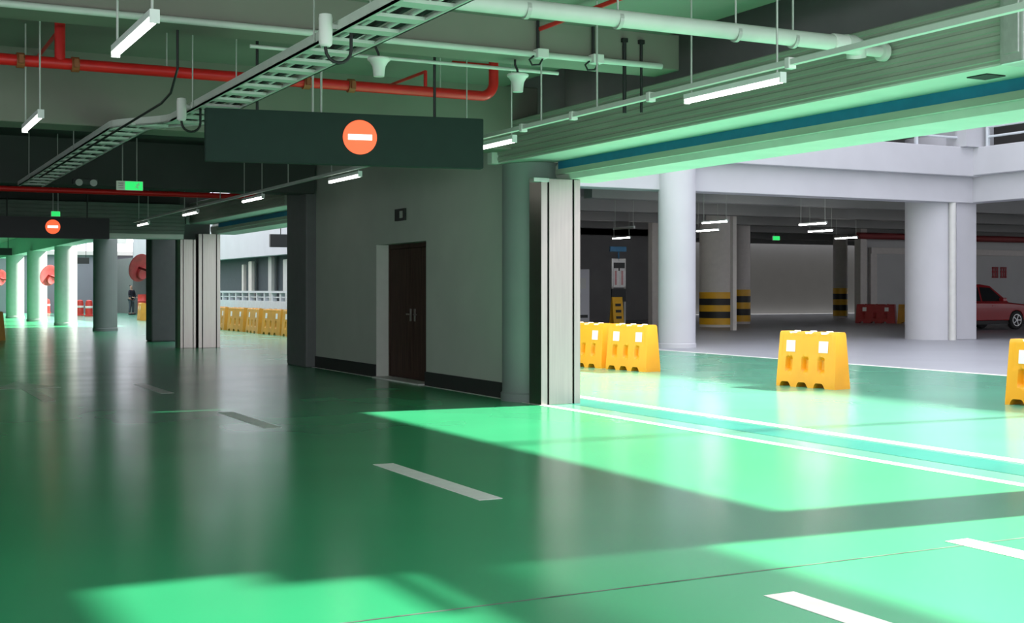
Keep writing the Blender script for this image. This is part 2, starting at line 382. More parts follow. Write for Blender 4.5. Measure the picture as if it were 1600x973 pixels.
for x in (1.42, 1.92, 4.25, 4.75):
    MB().lathe([(.074, -.035), (.074, .035)], 18, Matrix.Translation((x, 13, 3.64)) @ Matrix.Rotation(PI/2, 4, 'Y')).box(x-.02, x+.02, 12.9, 12.93, 3.6, 3.68).build('clamp', 'clamp_rust', t)
for x in (.2, 2.8, 5.8): MB().cyl((x, 13, 3.69), (x, 13, Zc), .008, 8).build('hanger', 'rod_pale', t)
t = empty('red_pipe', (4, 23.9, 3.24), 'thin dark red pipe just below the exit sign far back', 'pipe')
MB().cyl((-2, 23.9, 3.22), (6.9, 23.9, 3.22), .05, 12).build('main', 'pipe_red', t, smooth=True)
for x in (1, 3.4, 6): MB().cyl((x, 23.9, 3.26), (x, 23.9, Zc), .01, 8).build('hanger', 'rod_black', t)
t = empty('red_pipe', (7, 9.4, 3.98), 'short thin red pipe high above the big pale pipe', 'pipe')
MB().cyl((5.9, 8.4, 3.97), (5.9, 10.9, 3.97), .022, 10).cyl((5.9, 8.6, 3.97), (5.9, 8.6, 4.05), .022, 10).build('main', 'pipe_red', t, smooth=True)

# big pale pipe
t = empty('drain_pipe', (4.5, 7.85, 3.4), 'thick pale drain pipe crossing the top of the picture', 'pipe')
MB().cyl((-3, 7.85, 3.39), (7.02, 7.85, 3.41), .062, 24).build('main', 'pipe_pale', t, smooth=True)
rot = Matrix.Rotation(PI/2, 4, 'Y')
MB().lathe([(.066, -.09), (.072, -.085), (.072, .085), (.066, .09)], 24, Matrix.Translation((6.98, 7.85, 3.41)) @ rot).build('socket', 'plastic_white', t, smooth=True)
MB().tube([(7.03, 7.85, 3.41), (7.10, 7.85, 3.41), (7.15, 7.86, 3.40), (7.18, 7.89, 3.37), (7.19, 7.90, 3.32)], .078, 20).build('elbow', 'pipe_pale', t, smooth=True)
MB().cyl((7.19, 7.88, 3.385), (7.42, 7.88, 3.385), .045, 18).build('outlet', 'pipe_pale', t, smooth=True)
MB().lathe([(.06, -.03), (.075, -.025), (.075, .025), (.06, .03)], 24, Matrix.Translation((7.45, 7.88, 3.385)) @ rot).build('flange', 'pipe_pale', t, smooth=True)
for x in (2.2, 4.15, 4.9, 5.95, 6.5):
    MB().lathe([(.067, -.015), (.067, .015)], 20, Matrix.Translation((x, 7.85, 3.395)) @ rot).cyl((x, 7.85, 3.46), (x, 7.85, Zc), .008, 8).build('hanger', 'rod_pale', t)

# conduits on the nearest beam
tag(MB().cyl((-3, 10.86, 3.72), (7.3, 10.86, 3.72), .03, 12).build('conduit', 'pipe_pale', smooth=True), 'pale conduit along the lower edge of the nearest beam', 'conduit')
tag(MB().cyl((3.2, 11.4, 3.66), (6.4, 11.4, 3.66), .018, 10).build('conduit', 'pipe_pale', smooth=True), 'thin pale conduit just behind the nearest beam above the sign', 'conduit')
tag(MB().tube([(2.5, 11.18, 3.7), (2.5, 11.18, 3.36), (2.48, 11.35, 3.18), (2.47, 11.7, 3.13), (2.45, 20, 3.11)], .012, 8).build('conduit', 'rod_black', smooth=True), 'thin dark conduit running back left of the cable tray', 'conduit')
for x, lb in ((5.9, 'pale junction box on the nearest beam above the right white siren'), (6.52, 'pale junction box on the nearest beam near its right end')):
    t = empty('junction_box', (x, 10.85, 3.72), lb, 'junction box')
    MB().box(x-.06, x+.06, 10.79, 10.9, 3.68, 3.77, .01).build('box', 'plastic_white', t)
    MB().cyl((x-.02, 10.87, 3.76), (x-.02, 10.87, 4.05), .016, 8).build('riser', 'rod_black', t)
    MB().tube([(x+.02, 10.84, 3.69), (x-.02, 10.84, 3.62), (x-.1, 10.84, 3.61), (x-.13, 10.84, 3.66), (x-.08, 10.84, 3.70)], .01, 8).build('cable', 'cable_black', t, smooth=True)
for x, z0, lb in ((6.87, 3.22, 'left one of two black rods hanging at the nearest beam'), (7.07, 3.24, 'right one of two black rods hanging at the nearest beam')):
    tag(MB().cyl((x, 10.88, z0), (x, 10.88, 3.97), .02 if x < 7 else .014, 10).box(x-.03, x+.03, 10.86, 10.9, 3.93, 3.97).build('hanger_rod', 'rod_black'), lb, 'hanger rod', 'black rods at the nearest beam')

# white sirens
def siren(x, y, z, top, label):
    t = empty('white_siren', (x, y, z), label, 'siren', 'white bell-shaped sirens')
    MB().lathe([(.02, -.12), (.05, -.115), (.055, -.06), (.062, -.02), (.085, .02), (.105, .035), (.108, .05), (.1, .06), (.03, .065)], 24, Matrix.Translation((x, y, z))).build('bell', 'plastic_white', t, smooth=True)
    MB().tube([(x, y, z+.06), (x-.005, y, z+.1), (x-.03, y, z+.15), (x-.03, y, top)], .012, 8).build('cable', 'cable_black', t, smooth=True)
siren(4.33, 11.1, 3.54, 3.71, 'white bell-shaped siren left, above the orange disc of the sign')
siren(5.78, 11.1, 3.50, 3.71, 'white bell-shaped siren right, above the ribbed shutter box')

# cable tray (near run, jog to the left, far run)
t = empty('cable_tray', (3.0, 12, 3.2), 'pale ladder cable tray running back under the ceiling', 'cable tray')
def cx(y):   # centre of tray
    if y < 13.2: return 3.08
    if y > 14.1: return 2.63
    k = (y-13.2)/.9; return 3.08-.45*(3*k*k-2*k**3)
ys = [3+.5*i for i in range(20)]+[12.8+.1*i for i in range(16)]+[14.5, 16, 18, 20, 22, 22.6]
for sx in (-1, 1):
    r = MB()
    for a, b in zip(ys, ys[1:]):
        if b <= a: continue
        for (z0, z1, dx) in ((3.17, 3.185, .03), (3.17, 3.25, .012)):
            A = Vector((cx(a)+sx*.20, a, 0)); B = Vector((cx(b)+sx*.20, b, 0))
            x0, x1 = (-dx if sx > 0 else 0), (0 if sx > 0 else dx)
            vs = [r.bm.verts.new((P.x+o, P.y, z)) for P in (A, B) for o in (x0, x1) for z in (z0, z1)]
            for f in ((0, 1, 3, 2), (4, 5, 7, 6), (0, 1, 5, 4), (2, 3, 7, 6), (0, 2, 6, 4), (1, 3, 7, 5)): r.bm.faces.new([vs[i] for i in f])
    r.build('side_rail', 'pipe_pale', t)
y = 3.2
while y < 22.5:
    c = cx(y); MB().box(c-.19, c+.19, y-.07, y+.07, 3.172, 3.195).build('rung', 'pipe_pale', t); y += .44 if y < 15 else .55
for k, (dx, m, rr) in enumerate(((-.12, 'cable_black', .022), (-.06, 'plastic_white', .02), (.02, 'cable_black', .024), (.09, 'plastic_white', .018), (.13, 'cable_black', .02))):
    MB().tube([(cx(yy)+dx+.02*math.sin(yy*1.3+k), yy, 3.195+rr) for yy in ys if yy not in (12.5,)], rr, 8).build('cable', m, t, smooth=True)
for yy in (5, 8.6, 12.2, 16.5, 21): 
    for sx in (-1, 1): MB().cyl((cx(yy)+sx*.21, yy, 3.18), (cx(yy)+sx*.21, yy, Zc), .007, 8).build('hanger', 'rod_pale', t)
# antennas clipped to the tray
for (yy, lb) in ((8.15, 'white cylinder unit hanging beside the cable tray at the top'), (12.35, 'white cylinder unit hanging beside the cable tray left of the sign')):
    x = 2.80
    u = empty('wireless_unit', (x, yy, 3.2), lb, 'wireless unit', 'white units on the cable tray')
    MB().lathe([(.03, 3.07), (.044, 3.085), (.046, 3.12), (.046, 3.26), (.042, 3.285), (.02, 3.29)], 20, Matrix.Translation((x, yy, 0))).build('body', 'plastic_white', u, smooth=True)
    MB().box(x+.03, x+.085, yy-.02, yy+.02, 3.19, 3.22).build('bracket', 'galvanised', u)
    MB().tube([(x, yy, 3.08)]+[(x+.09-.09*math.cos(a), yy, 3.06-.09*math.sin(a)) for a in [k*PI/8 for k in range(9)]]+[(x+.18, yy, 3.20)], .012, 8).build('cable', 'cable_black', u, smooth=True)

# ---------------- no entry signs
def sign(xl, yl, xr, yr, z0, z1, m, label, th=.12, fe=.46, rods=(.18, .82), top=Zc, feed=True):
    a = Vector((xl, yl, 0)); b = Vector((xr, yr, 0)); u = (b-a).normalized(); n = Vector((u.y, -u.x, 0))  # n faces the camera
    L = (b-a).length
    t = empty('no_entry_sign', ((xl+xr)/2, (yl+yr)/2, z0), label, 'hanging sign')
    def bx(mb, s0, s1, n0, n1, za, zb, bev=0):
        bm2 = bmesh.new(); bmesh.ops.create_cube(bm2, size=1)
        for v in bm2.verts:
            s = s0 if v.co.x < 0 else s1; w = n0 if v.co.y < 0 else n1; z = za if v.co.z < 0 else zb
            q = a+u*s-n*w; v.co = Vector((q.x, q.y, z))
        if bev: bmesh.ops.bevel(bm2, geom=bm2.edges[:], offset=bev, segments=2, affect='EDGES')
        mb.join(bm2)
    mb = MB(); bx(mb, 0, L, 0, th, z0, z1, .006); mb.build('sign_box', m, t)
    c = a+u*(L*(1-fe)); zc = (z0+z1)/2+.02; R = (z1-z0)*.335
    rotm = Matrix((( u.x, 0, n.x, 0), (u.y, 0, n.y, 0), (0, 1, 0, 0), (0, 0, 0, 1)))
    MB().lathe([(R, 0), (R, .008), (R*.97, .01)], 40, Matrix.Translation((c.x, c.y, zc)) @ rotm).build('red_disc', 'emblem_red', t)
    mb = MB(); bx(mb, L*(1-fe)-R*.70, L*(1-fe)+R*.70, -.014, -.009, zc-R*.165, zc+R*.165); mb.build('white_bar', 'emblem_white', t)
    for f in rods:
        q = a+u*L*f-n*th*.5
        MB().cyl((q.x, q.y, z1), (q.x, q.y, top), .014, 10).build('hanger_rod', 'rod_black', t)
    if feed:
        for f in (.375, .405):
            q = a+u*L*f-n*th*.5; MB().cyl((q.x, q.y, z1), (q.x, q.y, top), .011, 10).build('conduit', 'rod_pale', t)
    return t
sign(2.89, 11.80, 5.52, 11.33, 2.645, 3.135, 'sign_green', 'long dark green hanging sign with orange no entry disc, the nearer one')
sign(2.53, 30.0, 5.16, 29.9, 2.60, 3.07, 'sign_dark', 'black hanging sign with orange no entry disc far back at left', feed=False)

def exit_sign(px, py, dd, w, h, label, full=True):
    p = at(px, py, dd)
    t = empty('exit_sign', p, label, 'exit sign')
    x, y, z = p
    MB().box(x-w/2, x+w/2, y, y+.04, z-h/2, z+h/2, .004).build('case', 'exit_pale', t)
    x0 = x-w*.18 if full else x-w*.46
    MB().box(x0, x+w*.48, y-.006, y, z-h*.46, z+h*.46).build('green_panel', 'exit_green', t)
    if full:
        k = MB()      # running figure and arrow
        fx = x+w*.28
        k.lathe([(.012, 0), (.012, .003)], 12, Matrix.Translation((fx+.02, y-.007, z+.036)) @ Matrix.Rotation(PI/2, 4, 'X'))
        for a, b in (((.01, .02), (-.005, -.015)), ((-.005, -.015), (.02, -.045)), ((-.005, -.015), (-.035, -.03)), ((.01, .018), (.035, .0)), ((.008, .018), (-.025, .01))):
            k.cyl((fx+a[0], y-.008, z+a[1]), (fx+b[0], y-.008, z+b[1]), .006, 6)
        k.build('running_figure', 'exit_pale', t)
        k = MB()
        for i in range(3): k.box(x-w*.44, x-w*.24, y-.006, y, z-h*.3+i*h*.24, z-h*.3+i*h*.24+h*.1)
        k.build('lettering', 'garage_grey', t)
    for sx in (-.27, .27): MB().cyl((x+sx*w, y+.02, z+h/2), (x+sx*w, y+.02, Zc if y < 40 else 4.2), .01, 8).build('hanger_rod', 'rod_pale', t)
exit_sign(203, 290, 20.8, .42, .15, 'green lit exit sign hanging before the deep dark beam')
exit_sign(87, 334, 29.0, .2, .12, 'tiny green exit light above the far no entry sign', False)
t = empty('emergency_light', (3.56, 22.95, 3.28), 'small twin white emergency light on the deep dark beam', 'emergency light')
MB().box(3.36, 3.76, 22.93, 23.0, 3.27, 3.36, .01).build('case', 'pier_paint', t)
for x in (3.44, 3.68): MB().cyl((x, 22.94, 3.30), (x, 22.84, 3.29), .05, 14, .06).build('spot', 'plastic_white', t, smooth=True)

# ================================================================== BARRIERS
def barrier_body(L=1.1, H=.83, wt=.22, wb=.34, feet=3):
    mb = MB(); bm = mb.bm; NY, NZ = 72, 26
    def bump(v, c, w): 
        k = abs(v-c)/w; return 0 if k >= 1 else (1 if k < .6 else (1-k)/.4)
    slots = [.3*L, .02*L, -.26*L]; 
    notch = [.35*L, .06*L, -.23*L]
    def pos(side, i, j):
        y = -L/2+L*i/NY; tt = j/NZ
        zb = max([.075*min(1, math.sqrt(max(0, 1-((y-c)/.10)**2))*1.2) for c in notch]+[0])
        zt = H-max([.035*bump(y, c, .09) for c in [.26*L, -.02*L, -.3*L]]+[0])
        z = zb+(zt-zb)*tt
        f = z/H
        hw = wb/2+(wt-wb)/2*min(1, max(0, (f-.08)/.92))
        if f > .96: hw -= .02*(f-.96)/.04
        # moulded slots and upper panel
        s = max([bump(y, c, .065)*bump(z, .34, .12) for c in slots])
        hw -= .075*s
        if .56 < f < .93 and abs(y) < L*.44: hw -= .006
        yy = y*(1.0-.05*f)*1.02
        return (side*hw, yy, z)
    grid = {}
    for side in (-1, 1):
        for i in range(NY+1):
            for j in range(NZ+1): grid[side, i, j] = bm.verts.new(pos(side, i, j))
        for i in range(NY):
            for j in range(NZ): bm.faces.new((grid[side, i, j], grid[side, i+1, j], grid[side, i+1, j+1], grid[side, i, j+1]))
    for i in range(NY):
        for j in (0, NZ): bm.faces.new((grid[-1, i, j], grid[-1, i+1, j], grid[1, i+1, j], grid[1, i, j]))
    for j in range(NZ):
        for i in (0, NY): bm.faces.new((grid[-1, i, j], grid[-1, i, j+1], grid[1, i, j+1], grid[1, i, j]))
    return mb
def make_barrier(m, label, group, loc, rz=0, L=1.1):
    t = empty('water_barrier', (0, 0, 0), label, 'barrier', group)
    o = barrier_body(L).build('shell', m, t, smooth=True)
    H, wt, wb = .83, .22, .34
    for s in (-1, 1):
        for y in (-.285*L, .28*L):
            r = MB(); ht = .085
            vs = []
            for dz in (-ht, ht):
                z = .61+dz; hw = wb/2+(wt-wb)/2*((z/H-.08)/.92)-.004
                for dy in (-.085, .085):
                    for e in (0, .006): vs.append(r.bm.verts.new((s*(hw+e), y+dy, z)))
            for f in ((0, 1, 3, 2), (4, 5, 7, 6), (0, 1, 5, 4), (2, 3, 7, 6), (0, 2, 6, 4), (1, 3, 7, 5)): r.bm.faces.new([vs[i] for i in f])
            tag(r.build('reflector', 'reflector', t), 'white square reflector')
    for y in (.26*L, -.02*L, -.3*L): MB().cyl((0, y, H-.03), (0, y, H+.012), .05, 14).build('filler_cap', 'reflector' if m == 'barrier_yellow' else m, t)
    t.location = loc; t.rotation_euler.z = rz
    return t
GB = 'yellow water barriers along the lane'
b0 = make_barrier('barrier_yellow', 'yellow water barrier standing alone in the middle of the lane', GB, (12.75, 14.95, 0), .16)
def bar(loc, rz, label, group=GB, src=None):
    c = copy_tree(src or b0, loc, label, group); c.rotation_euler.z = rz; return c
bar((13.25, 11.05, 0), .14, 'yellow water barrier cut off by the right edge of the picture')
bar((12.55, 19.6, 0), .14, 'yellow water barrier with its end in view, joined pair beside the steel jamb')
bar((12.40, 20.85, 0), .12, 'yellow water barrier half hidden by the steel jamb, left one of the pair')
b1 = make_barrier('barrier_old', 'yellow barrier at the right end of the far row beside the dark pier', 'yellow barriers of the far row', (12.2, 38.4, 0), L=1.75)
for k, nm in enumerate(('second', 'third', 'fourth', 'fifth', 'sixth')):
    bar((12.2-.02*k, 38.4+2.1*(k+1), 0), .05*(-1)**k, 'yellow barrier in the far row by the low wall, %s from the dark pier' % nm, 'yellow barriers of the far row', b1)
pb = at(222, 500, 61.5); bar((pb.x, pb.y, 0), -.12, 'yellow barrier standing far off beside the person', 'lone far barriers', b1)
pb = at(-11, 531, 37.5); bar((pb.x, pb.y, 0), .1, 'yellow barrier just showing at the left edge of the picture', 'lone far barriers', b1)
br = make_barrier('barrier_red', 'dark red barrier inside the grey garage left of the big pillar', 'barriers in the grey garage', (0, 0, 0), L=1.7)
p = at(1369, 504, 56); br.location = (p.x, p.y, 0); br.rotation_euler.z = .55
p = at(1436, 505, 55.0); bar((p.x, p.y, 0), .5, 'yellow barrier inside the grey garage half hidden by the big pillar', 'barriers in the grey garage', b1)

# ================================================================== LILAC BUILDING AT RIGHT
LC = 'lilac_concrete'
def sbox(name, b, m, label, cat, bevel=0): return struct(name, MB().box(*b), m, label, cat, bevel=bevel)
# south facade (Y=27) and west side
sbox('parapet', (15.0, 29.0, 26.7, 27.0, 4.72, 5.55), LC, 'lilac parapet of the upper deck between the two big columns', 'parapet', .02)
sbox('beam', (15.0, 29.4, 27.0, 27.6, 3.98, 4.75), LC, 'lilac edge beam over the dark garage opening', 'beam', .02)
sbox('parapet', (28.7, 29.0, -6, 26.8, 4.75, 5.55), LC, 'lilac parapet of the upper deck at the right edge', 'parapet', .02)
sbox('beam', (29.0, 29.6, -6, 27.6, 4.0, 4.8), LC, 'lilac edge beam at the right edge over the red car', 'beam', .02)
sbox('slab', (15.2, 90, 27.15, 61.2, 4.5, 4.74), 'garage_ceiling', 'deck slab over the grey garage', 'slab')  # stops short of the back wall; gap added to let daylight onto it
sbox('slab', (15.2, 36, 61.2, 80, 4.5, 4.74), 'garage_ceiling', 'deck slab over the back of the grey garage', 'slab')
sbox('slab', (29.2, 90, -9, 27.15, 4.5, 4.74), 'garage_ceiling', 'deck slab over the right wing', 'slab')
sbox('wall_upper', (15.2, 34, 31, 31.3, 4.76, 8.2), 'garage_dark', 'dark back wall of the upper deck', 'wall')
sbox('wall_upper', (33, 33.3, -9, 31, 4.76, 8.2), 'garage_dark', 'dark back wall of the upper deck, right wing', 'wall')
sbox('parapet', (15.0, 29.0, 26.7, 31.3, 7.6, 9.0), LC, 'upper storey band above the first deck', 'parapet')
sbox('parapet', (28.7, 34, -9, 31.3, 7.6, 14.3), LC, 'tall upper storey band of the right wing', 'parapet')
round_col(18.55, 26.9, .47, 4.72, LC, 'tall lilac round column behind the joined pair of barriers')
pm = MB().lathe([(.80, 0), (.80, 5.9)], 48, Matrix.Translation((28.45, 28.0, 0)))
struct('column', pm, LC, 'massive lilac round pillar at the inner corner', 'column', smooth=True)
cq = MB().box(28.55, 29.35, 27.18, 28.6, 0, 5.9)
struct('column', cq, LC, 'lilac square pillar joined to the right of the massive round one', 'column', bevel=.02)
pp = MB().cyl((28.32, 27.12, 0), (28.32, 27.12, 6), .10, 16)
tag(pp.build('downpipe', 'column_pale', smooth=True), 'pale downpipe running down the massive pillar', 'downpipe', None, 'structure')
sbox('column', (28.2, 29.3, 26.5, 28.3, 5.55, 9), LC, 'pillar continuing over the upper deck', 'column')
def railing(x0, y0, x1, y1, z, label, n):
    t = empty('deck_railing', ((x0+x1)/2, (y0+y1)/2, z), label, 'railing')
    for zz in (.28, .56, .8): MB().cyl((x0, y0, z+zz), (x1, y1, z+zz), .035, 8).build('rail', 'rail_white', t)
    for k in range(n+1):
        f = k/n; x, y = x0+(x1-x0)*f, y0+(y1-y0)*f
        MB().box(x-.04, x+.04, y-.04, y+.04, z, z+.82).build('post', 'rail_white', t)
railing(20, 26.85, 28.3, 26.85, 5.55, 'pale railing on the deck parapet left of the massive pillar', 5)
railing(28.85, 26.3, 28.85, 14, 5.55, 'pale railing on the deck parapet at the right edge', 6)
# west side seen through the far opening
sbox('parapet', (15.0, 15.4, 27.0, 52, 2.85, 9.5), LC, 'pale band of the building behind the far opening', 'parapet')
sbox('parapet', (15.0, 15.4, 52, 78.9, 2.85, 4.6), LC, 'low pale band of the building further off', 'parapet')
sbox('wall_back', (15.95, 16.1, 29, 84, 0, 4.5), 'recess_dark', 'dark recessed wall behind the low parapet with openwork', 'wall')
for px, w, h, m, lb in ((393, .55, 2.72, 'garage_column', 'pale slim column in the recess behind the far row of barriers'), (381.5, .3, 2.6, 'garage_column', 'thin pale post in the recess left of the slim column'),
                     (424, .5, 2.86, 'garage_grey', 'grey slim column in the recess behind the openwork wall'), (450, 1.0, 2.70, 'column_pale', 'wide pale column in the recess next to the dark pier')):
    p = at(px, 453, 15.7/(ST+CT*(px-800)/2000)); sbox('column', (p.x-.08, p.x+.08, p.y-w/2.2, p.y+w/2.2, 0, h), m, lb, 'column', .03)
t = empty('openwork_wall', (13.5, 46, 0), 'low white wall with an openwork top behind the far row of barriers', 'low wall')
MB().box(13.4, 13.6, 36, 58, 0, 1.05).build('base_wall', 'rail_white', t)
MB().box(13.38, 13.62, 36, 58, 1.34, 1.42).build('top_rail', 'rail_white', t)
MB().box(13.45, 13.55, 36, 58, 1.17, 1.21).build('middle_rail', 'rail_white', t)
for k in range(23): MB().box(13.42, 13.58, 36+k*.985, 36.16+k*.985, 1.05, 1.36).build('post', 'rail_white', t)
# sign hung in front of that band
p = at(438, 381, 50)
t = empty('hanging_sign', (p.x, p.y, 3.2), 'black hanging sign seen through the far opening beside the dark pier', 'hanging sign')
a = Vector((14.2, 49.0, 0)); 
MB().box(13.2, 15.0, 44.4, 44.55, 2.98, 3.44, .008).build('sign_box', 'sign_dark', t)
for x in (13.6, 14.6): MB().cyl((x, 44.47, 3.44), (x, 44.47, 4.6), .015, 8).build('hanger_rod', 'rod_black', t)
MB().box(13.5, 15.02, 44.42, 44.52, 4.55, 4.65).build('support_arm', 'rod_black', t)

# ---------------- inside the grey garage
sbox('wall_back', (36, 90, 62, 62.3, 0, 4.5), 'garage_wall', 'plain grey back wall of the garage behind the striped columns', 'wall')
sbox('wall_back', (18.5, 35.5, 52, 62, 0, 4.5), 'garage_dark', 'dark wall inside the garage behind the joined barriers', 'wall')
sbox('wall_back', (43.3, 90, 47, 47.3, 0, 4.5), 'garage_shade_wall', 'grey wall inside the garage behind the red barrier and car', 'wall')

for y in (31, 36, 41, 46, 52, 57): sbox('beam', (18.5, 88, y, y+.45, 4.05, 4.52), 'garage_ceiling', 'ceiling beam inside the grey garage, %d metres behind its opening' % (y-27), 'beam')
def striped(px, py, rpx, dd, h, label, n=5):
    p = at(px, py, dd); r = rpx*dd/2000; x, y = p.x, p.y
    o = struct('column', MB().lathe([(r, 0), (r, 4.5)], 36, Matrix.Translation((x, y, 0))), 'garage_column', label, 'column', smooth=True)
    z0 = .1; hh = h/n
    for k in range(n):
        MB().lathe([(r+.012, z0+k*hh), (r+.012, z0+(k+1)*hh)], 36, Matrix.Translation((x, y, 0))).build('band', 'band_yellow' if k % 2 == 0 else 'band_black', o, smooth=True)
striped(1121, 508, 28, 50.5, 1.27, 'pale round column with yellow black bands right of the tall lilac one')
striped(1158, 506, 14, 55, 1.37, 'pale round column behind the thin grey pole')
striped(1313, 496, 11, 67, 1.45, 'pale round column in front of the grey back wall')
p = at(1146, 512, 46); sbox('column', (p.x-.08, p.x+.08, p.y-.08, p.y+.08, 0, 4.5), 'garage_column', 'thin grey pole in front of the striped columns', 'pole')
p = at(1021, 500, 51); sbox('column', (p.x-.15, p.x+.15, p.y-.15, p.y+.15, 0, 4.5), 'garage_column', 'brownish post left of the tall lilac column', 'pole')
p = at(1345, 500, 60); sbox('column', (p.x-.2, p.x+.2, p.y-.2, p.y+.2, 0, 4.5), 'garage_column', 'pale post left of the red barrier', 'pole')
def glamp(px, py, m='tube_garage', label='', z=3.43):
    dd = (z-EYE)*2000/(453-py); p = at(px, py, dd)
    lamp(p.x, p.y-.6, z, label, 'tube lamps in the grey garage', top=4.5, m=m)
glamp(1270, 349, label='brightest tube lamp in the grey garage above the lone barrier')
glamp(1282, 360, label='tube lamp in the grey garage just under the brightest one')
glamp(1322, 371, label='tube lamp in the grey garage above the slim striped column')
glamp(1117, 346, label='tube lamp right of the tall lilac column, upper one')
glamp(1106, 359, label='tube lamp right of the tall lilac column, lower one')
glamp(971, 371, label='tube lamp left of the tall lilac column')
glamp(975, 356, 'tube_dim', 'unlit tube lamp left of the tall lilac column')
exit_sign(1213, 372, 60, .42, .2, 'small green exit light in the grey garage', False)
mat('pipe_maroon', (.22, .02, .02), .6)
tag(MB().cyl((41, 45, 3.95), (75, 45, 3.95), .15, 12).build('red_pipe', 'pipe_maroon', smooth=True), 'thick dark red pipe under the ceiling of the grey garage', 'pipe')
t = empty('shutter_frame', (50, 46.9, 3.3), 'pale shutter frame on the grey wall behind the red barrier', 'shutter frame')
MB().box(43.5, 75, 46.75, 46.98, 3.2, 3.5, .02).build('top_box', 'garage_column', t)
for x in (43.7, 56): MB().box(x-.2, x+.2, 46.8, 46.98, 0, 3.2).build('upright', 'garage_column', t)
# red notice on the wall behind the car
p = at(1563, 425, 46.85/(CT-ST*(763/2000)))
t = empty('wall_notice', (p.x, 46.97, p.z), 'red notice on the grey wall above the red car', 'notice')
mb = MB()
for gx in (-.45, .15):
    for (u0, u1, v0, v1) in ((0, .42, .18, .26), (0, .42, -.02, .05), (.02, .09, -.3, .26), (.18, .25, -.3, .26), (.33, .41, -.3, .26), (0, .42, -.3, -.22)):
        mb.box(p.x+gx+u0-.0, p.x+gx+u1, 46.95, 46.99, p.z+v0, p.z+v1)
mb.build('lettering', 'sign_red', t)
# poster stand + blue board + yellow board, white cabinet at left of column
p = at(967, 470, 50)
t = empty('poster_stand', (p.x, p.y, 0), 'poster stand with two pale vertical posters in the dark garage', 'poster stand')
x, y = p.x, p.y
MB().box(x-.32, x+.32, y, y+.06, 1.55, 2.68, .01).build('frame', 'poster_white', t)
MB().box(x-.24, x+.26, y-.02, y, 2.2, 2.52).build('dark_header', 'sign_dark', t)
for dx in (-.15, .14):
    q = MB().box(x+dx-.11, x+dx+.11, y-.03, y, 1.58, 2.3).build('poster', 'poster_white', t)
    MB().box(x+dx-.05, x+dx+.03, y-.036, y-.03, 1.65, 2.2).build('lettering', 'poster_pink', q)
MB().box(x-.32, x+.32, y-.01, y+.05, 1.0, 1.5).build('lower_panel', 'sign_dark', t)
for dx in (-.28, .28): MB().box(x+dx-.03, x+dx+.03, y, y+.05, 0, 1.6).build('leg', 'garage_grey', t)
MB().box(x-.4, x+.34, y-.02, y+.05, 2.95, 3.15, .01).box(x-.02, x+.02, y, y+.04, 2.6, 3.0).build('blue_header', 'poster_blue', t)
p = at(968, 478, 49)
t = empty('folding_sign', (p.x, p.y, 0), 'yellow folding floor sign in front of the poster stand', 'floor sign')
MB().prism([(p.y, 0), (p.y+.05, 0), (p.y+.2, 1.18), (p.y+.15, 1.18)], 'x', p.x-.24, p.x+.22).build('front_panel', 'band_yellow', t)
MB().prism([(p.y+.36, 0), (p.y+.40, 0), (p.y+.2, 1.18), (p.y+.16, 1.18)], 'x', p.x-.24, p.x+.22).build('rear_panel', 'band_yellow', t)
for k in range(3): MB().box(p.x-.12, p.x+.12, p.y+.03+.03*k, p.y+.06+.06*k, .35+.24*k, .45+.24*k).build('dark_mark', 'sign_dark', t)
p = at(910, 500, 46)
t = empty('parking_cabinet', (p.x, p.y, 0), 'pale upright cabinet beside the steel jamb behind the barriers', 'cabinet')
x, y = p.x, p.y
MB().box(x-.35, x+.30, y, y+.4, 0, 2.2, .02).build('body', 'lilac_concrete', t)
MB().box(x-.28, x+.22, y-.01, y, .45, .56).build('slot', 'sign_dark', t)
MB().box(x-.2, x+.15, y-.01, y, 1.5, 1.9).build('screen', 'garage_grey', t)

